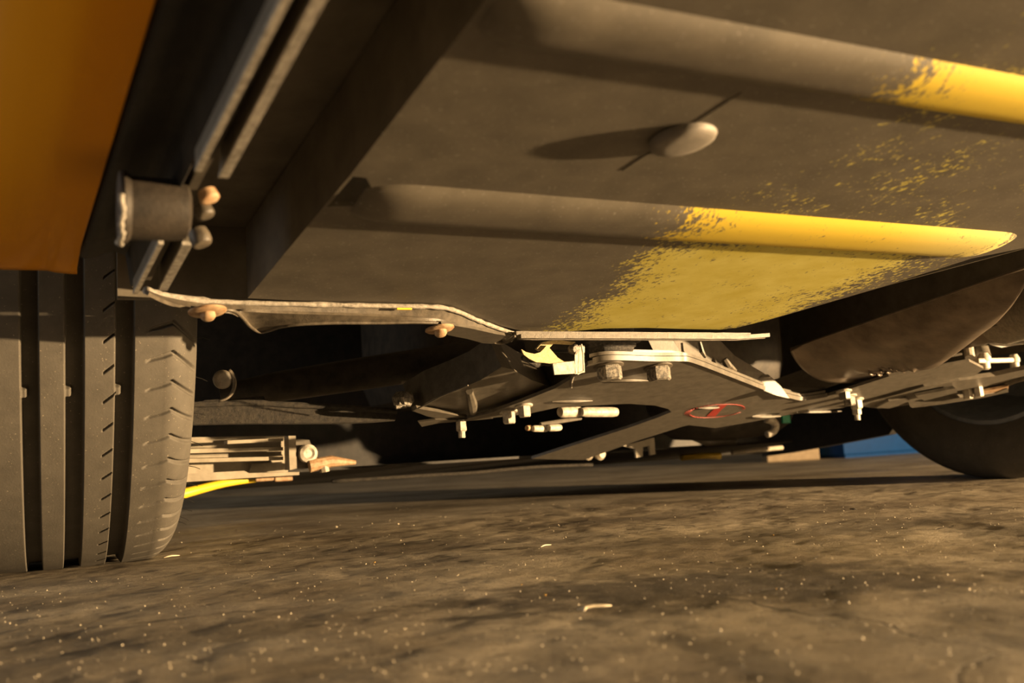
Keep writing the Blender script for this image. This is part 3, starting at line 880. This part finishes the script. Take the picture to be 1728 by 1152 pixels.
def hoses():
    """metal couplings hanging below the subframe opening"""
    y = 1.12
    grp = [((888, 693), (896, 693), 0.0034, 'rust'), ((945, 695), (978, 694), 0.0074, 'pale'), ((981, 695), (1040, 695), 0.0066, 'pale'),
           ((889, 722), (896, 722), 0.0034, 'rust'), ((899, 723), (923, 723), 0.0042, 'pale'), ((926, 722), (945, 721), 0.0045, 'pale')]
    root = None
    for (a, b, r, mt) in grp:
        A, B = YP(a[0], a[1], y), YP(b[0], b[1], y+0.01)
        m = MB().tube([A, A.lerp(B, 0.12), A.lerp(B, 0.88), B], [r*0.8, r, r, r*0.85], 18)
        o = m.build('pipe_coupling', M[mt], car, smooth=True, ang=40)
    A, B = YP(912, 716, y+0.01), YP(980, 705, y+0.02)
    MB().tube([A, B], 0.0028, 8).build('coolant_pipe', M['steel'], car, smooth=True)
hoses()

# ------------------------------------------------------------------ exhaust heat shield
def exhaust():
    P = [(1335, 588, 1.00), (1343, 602, 1.01), (1355, 617, 1.02), (1372, 630, 1.035), (1392, 638, 1.045), (1415, 641, 1.055), (1445, 640, 1.075), (1482, 630, 1.10), (1500, 610, 1.12)]
    Q = [(1735, 450, 0.765), (1726, 482, 0.775), (1714, 510, 0.79), (1700, 535, 0.81), (1684, 555, 0.835), (1664, 572, 0.865), (1642, 584, 0.90), (1622, 590, 0.935), (1612, 572, 0.96)]
    P = [U(p[0], p[1], p[2]*1.30) for p in spline(P, 5)]; Q = [U(q[0], q[1], q[2]*1.30) for q in spline(Q, 5)]
    # both end profiles, traced in pixels, are scaled outward about the camera
    n = len(P); R = 70
    vs = []; fs = []
    for r in range(R+1):
        t = r/R
        for i in range(n):
            p = P[i].lerp(Q[i], t)
            # louvres pressed into the bottom
            f = i/(n-1)
            d = 0.0
            if 0.20 < t < 0.56:
                k = ((t-0.20)/0.36*5) % 1
                row = math.exp(-((f-0.66)/0.045)**2)
                d = 0.006*row*(k if k < 0.8 else (1-k)*4)
                row2 = math.exp(-((f-0.56)/0.05)**2)
                d += 0.0022*row2*math.sin(k*math.pi)
            if t < 0.06: d += 0.004*(1-t/0.06)
            if t > 0.35: d += 0.012*math.sin(math.pi*(t-0.35)/0.65)*max(0.0, min(1.0, (f-0.35)/0.3))-0.010*((t-0.35)/0.65)**3
            # smooth outward normal
            a = P[max(i-1, 0)].lerp(Q[max(i-1, 0)], t); b = P[min(i+1, n-1)].lerp(Q[min(i+1, n-1)], t)
            nr = (Q[i]-P[i]).cross(b-a).normalized()
            if nr.z > 0: nr = -nr
            vs.append(p+nr*d)
    for r in range(R):
        for i in range(n-1):
            fs.append((r*n+i, r*n+i+1, (r+1)*n+i+1, (r+1)*n+i))
    o = MB().add(vs, fs).build('heat_shield', M['shield'], car, smooth=True, ang=40)
    o['label'] = 'smoky brown metal heat shield with pressed louvres'
    m = o.modifiers.new('thickness', 'SOLIDIFY'); m.thickness = 0.0015; m.offset = 0
    MB().tube([P[i]+Vector((0, 0.0, 0)) for i in range(n)], 0.0022, 6).build('rolled_rim', M['shield'], o, smooth=True, ang=0)
    MB().tube([P[0].lerp(Q[0], t/10) for t in range(11)], 0.0012, 6).build('rolled_rim', M['shield'], o, smooth=True, ang=0)
    # louvre slots
    for k in range(5):
        for f, s in ((0.63, 0), (0.72, 0.35)):
            t = 0.20+0.36*(k+0.80+s*0.4)/5
            i = int(f*(n-1))
            p = P[i].lerp(Q[i], t)
            ax = (Q[i]-P[i]).normalized()
            sd = (P[i+1]-P[i-1]).normalized()
            nr = ax.cross(sd)
            if nr.z > 0: nr = -nr
            q = p+nr*0.0045
            MB().tube([q-sd*0.008+ax*0.002, q+nr*0.001, q+sd*0.008-ax*0.002], [0.001, 0.0021, 0.001], 7).build('louvre_lip', M['shield'], o, smooth=True, ang=0)
    # converter pipe and braided flex behind
    c0 = U(1690, 535, 1.27); c1 = U(1790, 505, 1.14)
    pts = [c0.lerp(c1, i/24) for i in range(25)]
    MB().tube(pts, [0.034+0.0014*(i % 2) for i in range(25)], 22).build('flex_pipe', M['bellows'], car, smooth=True, ang=50)
    MB().tube([U(1480, 585, 1.48), U(1690, 535, 1.28)], 0.03, 20).build('exhaust_pipe', M['shield'], car, smooth=True)
    MB().tube([c1, Vector((1.0, 0.60, 0.32)), Vector((0.95, 0.30, 0.36)), Vector((0.93, -1.5, 0.58))], 0.028, 18).build('exhaust_pipe', M['shield'], car, smooth=True)
exhaust()

# ------------------------------------------------------------------ right-hand suspension bits
def right_side():
    arm = [(1440, 684), (1520, 664), (1560, 652), (1620, 642), (1680, 634), (1735, 622), (1735, 640), (1690, 652), (1640, 655), (1600, 662), (1540, 682), (1500, 688), (1482, 689)]
    o = MB().slab([SP(x, y, -0.004) for x, y in arm], (0, 0.004, 0.006)).build('lower_control_arm', M['steel'], car)
    o['label'] = 'far lower suspension arm below the heat shield'
    pl = [(1478, 688), (1500, 677), (1530, 672), (1535, 676), (1512, 686), (1500, 689)]
    MB().slab([SP(x, y, -0.008) for x, y in pl], (0, 0.003, 0.008)).build('arm_edge', M['steel'], o)
    lo = [(1536, 686), (1610, 672), (1680, 663), (1700, 655), (1702, 662), (1660, 671), (1590, 682), (1540, 688)]
    MB().slab([SP(x, y, -0.012) for x, y in lo], (0, 0.004, 0.010)).build('arm_skin', M['steel'], o)
    mid = [(1545, 668), (1612, 655), (1616, 662), (1560, 676)]
    MB().slab([SP(x, y, -0.011) for x, y in mid], (0, 0.004, 0.004)).build('arm_plate', M['steel'], o)
    for px, py, r in ((1632, 660, 0.007), (1650, 656, 0.007)):
        hexbolt(SP(px, py, -0.006), (0, -0.1, -1), r, 0.012, 'pale', o)
    MB().slab([SP(x, y, -0.011) for x, y in ((1650, 662), (1702, 652), (1700, 662), (1660, 668))], (0, 0.004, 0.003)).build('rusty_plate', M['rust'], o)
    MB().tube([SP(1690, 650, -0.004), SP(1712, 640, -0.004), SP(1735, 634, -0.004)], 0.006, 10).build('brake_hose', M['lip'], o, smooth=True)
    # link with two pins, right edge
    y = 1.0
    ln = MB().box((YP(1645, 608, y)+YP(1705, 609, y))/2, ((YP(1705, 609, y)-YP(1645, 608, y)).length, 0.014, 0.007), bev=0.002).build('stabiliser_link', M['pale'], car)
    ln['label'] = 'pale stabiliser link bar with two pins'
    for px, py, r, h0, h1 in ((1661, 612, 0.0095, -0.002, 0.014), (1712, 614, 0.008, -0.002, 0.012)):
        c = YP(px, py, y)
        MB().lathe(c+Vector((0, 0, 0.008)), (0, 0, -1), [(r*0.6, -0.006), (r, 0), (r, 0.005), (r*0.8, 0.006), (r*0.8, 0.016), (r*0.5, 0.018)], 16).build('link_pin', M['pale'], ln, smooth=True, ang=40)
    a = YP(1655, 600, y+0.03)
    MB().tube([YP(1640, 560, y+0.05), YP(1650, 580, y+0.04), YP(1658, 604, y+0.02)], [0.014, 0.013, 0.012], 14).build('damper_rod', M['steel'], car, smooth=True)
    MB().tube([YP(1634, 585, y+0.03), YP(1637, 604, y+0.02)], 0.007, 10).build('hose_clip', M['pale'], car, smooth=True)
    sh = [(1668, 578), (1735, 565), (1735, 580), (1690, 586), (1672, 582)]
    MB().slab([YP(x, yy, 1.02) for x, yy in sh], (0, 0.05, 0.01)).build('cross_plate', M['steel'], car)
right_side()

# ------------------------------------------------------------------ engine, undertray and bumper ahead
def engine():
    g = MB().box((0.80, 1.50, 0.30), (0.62, 0.42, 0.26), bev=0.04).build('gearbox', M['dark'], car, smooth=True)
    g['label'] = 'dark engine and gearbox casing'
    c = YP(1265, 700, 1.42)
    MB().lathe(Vector((c.x, c.y+0.08, 0.19)), (0, 0, -1), [(0.14, 0), (0.135, 0.04), (0.12, 0.075), (0.09, 0.095), (0.03, 0.10)], 36).build('oil_pan', M['dark'], car, smooth=True, ang=40)
    hk = spline([(1293, 706, 1.36), (1303, 710, 1.36), (1309, 718, 1.36), (1305, 728, 1.36), (1294, 733, 1.36)], 4)
    MB().tube([YP(*p) for p in hk], [0.0075-0.0001*i for i in range(len(hk))], 10).build('tow_hook', M['pale'], car, smooth=True, ang=0)
    MB().box(YP(1326, 707, 1.36), (0.018, 0.004, 0.014), bev=0.001).build('green_clip', M['green'], car)
    # V-shaped stay
    MB().tube([YP(1135, 722, 1.55), YP(1160, 733, 1.55), YP(1192, 746, 1.55), YP(1240, 744, 1.56)], 0.007, 10).build('stay_rod', M['steel'], car, smooth=True)
    MB().slab([YP(x, y, 1.55) for x, y in ((1052, 752), (1104, 738), (1106, 766), (1098, 768), (1096, 752), (1085, 754), (1085, 770), (1074, 772), (1072, 757))], (0, 0.006, 0)).build('tray_bracket', M['tan'], car)
    for px in (988, 1008):
        MB().lathe(YP(px, 766, 1.52), (0.2, -1, 0), [(0.009, 0), (0.011, 0.008), (0.007, 0.014)], 12).build('tray_screw', M['tan'], car, smooth=True, ang=40)
engine()

def far_corner():
    # dark bumper corner between bumper and far wheel
    c = [(1286, 770), (1330, 764), (1420, 748), (1500, 733), (1520, 706), (1530, 560), (1286, 560)]
    MB().slab([XP(x, y, 1.60) for x, y in c], (0.02, 0, 0)).build('bumper_corner', M['black'], car)
    MB().box((1.365, 1.30, 0.33), (0.006, 1.1, 0.26)).build('inner_wing', M['under'], car)
far_corner()
def front_end():
    # undertray: lies flat ahead of the axle
    def X2(px, py, y): return YP(px, py, y)
    rear = [(300, 812), (520, 806), (760, 790), (900, 783), (1060, 780), (1200, 772), (1340, 765)]
    A = [YP(x, y-6, 1.60) for x, y in rear]
    A = [Vector((p.x, 1.60, 0.078)) for p in A]
    Bq = [Vector((p.x, 1.95, 0.050)) for p in A]
    t = MB().ribbon(A, Bq, 0.004).build('undertray', M['black'], car)
    t['label'] = 'black plastic undertray below the front bumper'
    # bumper closing the front
    MB().box((0.76, 1.97, 0.26), (1.66, 0.03, 0.42), bev=0.01).build('bumper_back', M['black'], car)
    # dull grey lip along the tray's rear edge
    e = spline([(560, 812), (700, 803), (800, 797), (900, 788), (1000, 784)], 5)
    MB().tube([YP(x, y, 1.62) for x, y in e], 0.003, 8).build('tray_edge', M['arm'], car, smooth=True, ang=0)
    # ribbed duct on the left: three pale slats, side plate and bracket
    d = MB().slab([YP(x, y, 1.44) for x, y in ((300, 738), (482, 735), (482, 800), (300, 806))], (0, 0.02, 0)).build('brake_duct', M['tan'], car)
    d['label'] = 'pale ribbed duct behind the tyre'
    for ya, yb, xa in ((739, 744, 384), (754, 760, 300), (770, 776, 300)):
        MB().slab([YP(xa, ya+4, 1.385), YP(478, ya, 1.385), YP(478, yb, 1.385), YP(xa, yb+5, 1.385)], (0, 0.03, 0)).build('duct_slat', M['tan'], d)
    for ya, yb in ((744, 754), (761, 769)):
        MB().slab([YP(300, ya+5, 1.425), YP(478, ya, 1.425), YP(478, yb, 1.425), YP(300, yb+4, 1.425)], (0, 0.01, 0)).build('duct_recess', M['tan'], d)
    MB().slab([YP(x, y, 1.43) for x, y in ((425, 783), (486, 778), (486, 796), (420, 797))], (0, 0.008, 0)).build('duct_recess', M['tan'], d)
    MB().slab([YP(x, y, 1.365) for x, y in ((300, 800), (412, 794), (420, 798), (505, 796), (505, 801), (420, 806), (300, 814))], (0, 0.01, 0)).build('duct_lip', M['tan'], d)
    MB().slab([YP(x, y, 1.365) for x, y in ((487, 735), (499, 735), (501, 790), (489, 793))], (0.004, 0.05, 0)).build('side_plate', M['tan'], d)
    MB().slab([YP(x, y, 1.375) for x, y in ((499, 740), (522, 742), (528, 758), (540, 775), (520, 790), (502, 790))], (0.0, 0.02, 0)).build('hinge_plate', M['steel'], d)
    MB().lathe(YP(520, 765, 1.365), (0.1, -1, 0), [(0.0125, -0.008), (0.0125, 0.003), (0.008, 0.005), (0.005, 0.0025)], 18).build('hinge_boss', M['pale'], d, smooth=True, ang=40)
    MB().tube([YP(522, 786, 1.365), YP(560, 778, 1.365), YP(600, 780, 1.365)], [0.009, 0.008, 0.003], 10).build('rusty_stay', M['rust'], d, smooth=True)
    MB().tube([YP(545, 780, 1.365), YP(548, 796, 1.365)], 0.007, 8).build('stay_foot', M['tan'], d)
    # yellow bumper edge showing at the corner and at the middle
    y1 = spline([(286, 839, 1.64), (330, 827, 1.66), (380, 815, 1.69), (432, 808, 1.72)], 5)
    yy = MB().tube([YP(*p) for p in y1], [0.0088-0.00025*i for i in range(len(y1))], 10).build('bumper_edge', M['yellowplastic'], car, smooth=True, ang=0)
    yy['label'] = 'bright yellow bumper edge strip'
    for px in (446, 478):
        MB().box(YP(px, 807, 1.70), (0.030, 0.01, 0.009), bev=0.002).build('rubber_stop', M['rust'], yy)
    y2 = spline([(1150, 772, 1.80), (1180, 769, 1.80), (1215, 769, 1.80)], 5)
    MB().tube([YP(*p) for p in y2], 0.007, 8).build('bumper_edge', M['yellowplastic'], car, smooth=True, ang=0)
    MB().tube([YP(1235, 763, 1.75), YP(1320, 755, 1.75)], 0.005, 8).build('tray_edge', M['tan'], car, smooth=True)
front_end()

# ------------------------------------------------------------------ things beyond the car
def crate():
    a = HT(1420, 774, 0.0); b = HT(1560, 764, 0.0)
    ang = math.atan2(b.y-a.y, b.x-a.x)
    e = bpy.data.objects.new('storage_crate', None); COL.objects.link(e)
    c = a+Vector((math.cos(ang), math.sin(ang), 0))*0.44+Vector((-math.sin(ang), math.cos(ang), 0))*0.23
    e.location = (c.x, c.y, 0); WL['storage_crate'] = Vector((c.x, c.y, 0)); 
    tag(e, 'blue plastic crate standing on the floor ahead of the car', 'crate')
    R = Matrix.Rotation(ang, 3, 'Z')
    MB().box((c.x, c.y, 0.16), (0.80, 0.40, 0.30), R, 0.008).build('crate_body', M['blue'], e, smooth=True)
    MB().box((c.x, c.y, 0.005), (0.76, 0.36, 0.010), R).build('crate_foot', M['blue'], e)
    MB().box((c.x, c.y, 0.315), (0.84, 0.44, 0.03), R, 0.008).build('crate_rim', M['blue'], e, smooth=True)
crate()
def beam():
    a = HT(1296, 780, 0.0); b = HT(1385, 775, 0.0)
    ang = math.atan2(b.y-a.y, b.x-a.x)
    c = (a+b)/2+Vector((-math.sin(ang), math.cos(ang), 0))*0.06
    R = Matrix.Rotation(ang, 3, 'Z')
    o = MB().box((c.x, c.y, 0.03), ((b-a).length, 0.10, 0.06), R, 0.004).build('timber_block', M['wood'])
    tag(o, 'tan timber block on the floor beside the blue crate', 'timber')
beam()

# ------------------------------------------------------------------ litter on the floor
def pebble_mesh(name, mat, sub=1, sq=0.7, seed=1):
    bm = bmesh.new()
    bmesh.ops.create_icosphere(bm, subdivisions=sub, radius=1)
    for v in bm.verts:
        k = 1+0.28*noise.noise(v.co*1.7+Vector((seed*3.1, 0, 0)))
        v.co = Vector((v.co.x*k, v.co.y*k*0.8, v.co.z*k*sq))
    me = bpy.data.meshes.new(name); bm.to_mesh(me); bm.free()
    me.materials.append(mat)
    return me
def litter():
    kinds = {'pale': [pebble_mesh('grit_crumb', M['chip'], 1, 0.7, i) for i in range(3)],
             'amber': [pebble_mesh('amber_crumb', M['amber'], 1, 0.75, 7)],
             'dark': [pebble_mesh('dark_crumb', M['darkstone'], 1, 0.55, 9)]}
    spots = [(470, 1040, 5, 'pale'), (920, 1003, 5, 'amber'), (934, 1011, 4, 'pale'), (568, 889, 5, 'pale'), (672, 884, 5, 'pale'), (698, 886, 3, 'pale'),
             (628, 883, 3, 'pale'), (617, 951, 4, 'pale'), (632, 948, 4, 'amber'), (1185, 1005, 4, 'pale'), (1354, 976, 3, 'amber'), (1320, 992, 3, 'pale'), (1442, 990, 4, 'pale'),
             (1398, 991, 3, 'pale'), (1310, 992, 3, 'amber'), (16, 1051, 6, 'pale'), (104, 1100, 5, 'pale'), (328, 1026, 4, 'pale'), (550, 1049, 4, 'pale'), (632, 1028, 3, 'pale'),
             (1201, 948, 8, 'dark'), (1283, 962, 10, 'dark'), (1262, 957, 5, 'dark'), (716, 951, 4, 'dark'), (533, 939, 4, 'dark'), (939, 903, 4, 'dark'), (1062, 899, 4, 'dark'), (1440, 859, 14, 'dark'), (1230, 855, 9, 'dark'),
             (717, 952, 3, 'pale'), (306, 915, 4, 'pale'), (322, 932, 3, 'pale'), (1498, 876, 3, 'pale'), (1422, 876, 3, 'pale'), (808, 902, 3, 'pale'), (676, 911, 3, 'pale'), (1237, 912, 3, 'pale'),
             (1305, 902, 3, 'amber'), (1530, 929, 3, 'pale'), (1496, 897, 3, 'pale'), (1004, 986, 3, 'pale'), (1065, 981, 3, 'pale'), (1635, 992, 6, 'pale'), (880, 985, 3, 'amber'), (735, 1018, 3, 'pale'), (860, 961, 3, 'pale')]
    labels = {'pale': ('grit_crumb', 'pale crumb of grit lying on the floor', 'crumb', 'pale grit crumbs on the floor'),
              'amber': ('amber_crumb', 'amber crumb of grit lying on the floor', 'crumb', 'amber grit crumbs on the floor'),
              'dark': ('dark_crumb', 'dark flat crumb of dirt lying on the floor', 'crumb', 'dark dirt crumbs on the floor')}
    for i, (px, py, s, k) in enumerate(spots):
        p = HT(px, py, 0.0)
        d = (p-CAM).dot(_f)
        r = s*d/FPX*0.5
        me = kinds[k][i % len(kinds[k])]
        o = bpy.data.objects.new(labels[k][0], me); COL.objects.link(o)
        zs = 0.35 if k == 'dark' else 0.8
        o.scale = (r, r, r*zs)
        o.location = (p.x, p.y, r*zs*0.55-0.0006)
        o.rotation_euler = (0, 0, random.uniform(0, 6))
        tag(o, labels[k][1], labels[k][2], labels[k][3])
    # straws and chips of wood
    straw = [((276, 942), (303, 938), 0.0014), ((912, 924), (930, 920), 0.0012), ((975, 1031), (1032, 1024), 0.0015), ((2, 665), (2, 665), 0), ((985, 1033), (998, 1024), 0.0014)]
    for i, (a, b, r) in enumerate(straw):
        if not r: continue
        A, B = HT(a[0], a[1], 0.0), HT(b[0], b[1], 0.0)
        mid = (A+B)/2+Vector((0, 0.002, 0.0012))
        A.z = B.z = r*0.6; mid.z = r*0.9+0.0003
        o = MB().tube([A, A.lerp(mid, 0.5)+Vector((0, 0, 0.0002)), mid, mid.lerp(B, 0.5), B], [r*0.5, r, r*1.1, r, r*0.4], 7, flat=0.6).build('wood_sliver', M['chip'], smooth=True, ang=0)
        tag(o, ['thin pale wood sliver on the floor right beside the tyre', 'short pale wood sliver lying alone on the bare floor', 'curled pale wood shaving on the dark floor stain', '', 'tiny pale splinter touching the curled shaving'][i], 'sliver')
    # fine grit nobody could count
    tet = [(1, 0, -0.4), (-0.6, 0.8, -0.4), (-0.6, -0.8, -0.4), (0, 0, 0.8)]
    mb = MB()
    for i in range(1700):
        px = random.uniform(-60, 1790); py = 850+(random.random()**1.6)*300
        p = HT(px, py, 0.0)
        d = (p-CAM).dot(_f)
        if d > 2.5 or (-0.16 < p.x < 0.16 and p.y > 1.0) or p.x > 1.35: continue
        r = random.uniform(0.00025, 0.0007)*(1.5 if random.random() < 0.06 else 1)
        th = random.uniform(0, 6.28)
        c, s_ = math.cos(th), math.sin(th)
        mb.add([(p.x+(x*c-y*s_)*r, p.y+(x*s_+y*c)*r, z*r+r*0.15) for x, y, z in tet], [(0, 1, 2), (0, 1, 3), (1, 2, 3), (2, 0, 3)])
    o = mb.build('fine_grit', M['chip'], origin=(0, 0, 0))
    tag(o, 'fine pale grit scattered over the concrete floor', 'grit', kind='stuff')
litter()
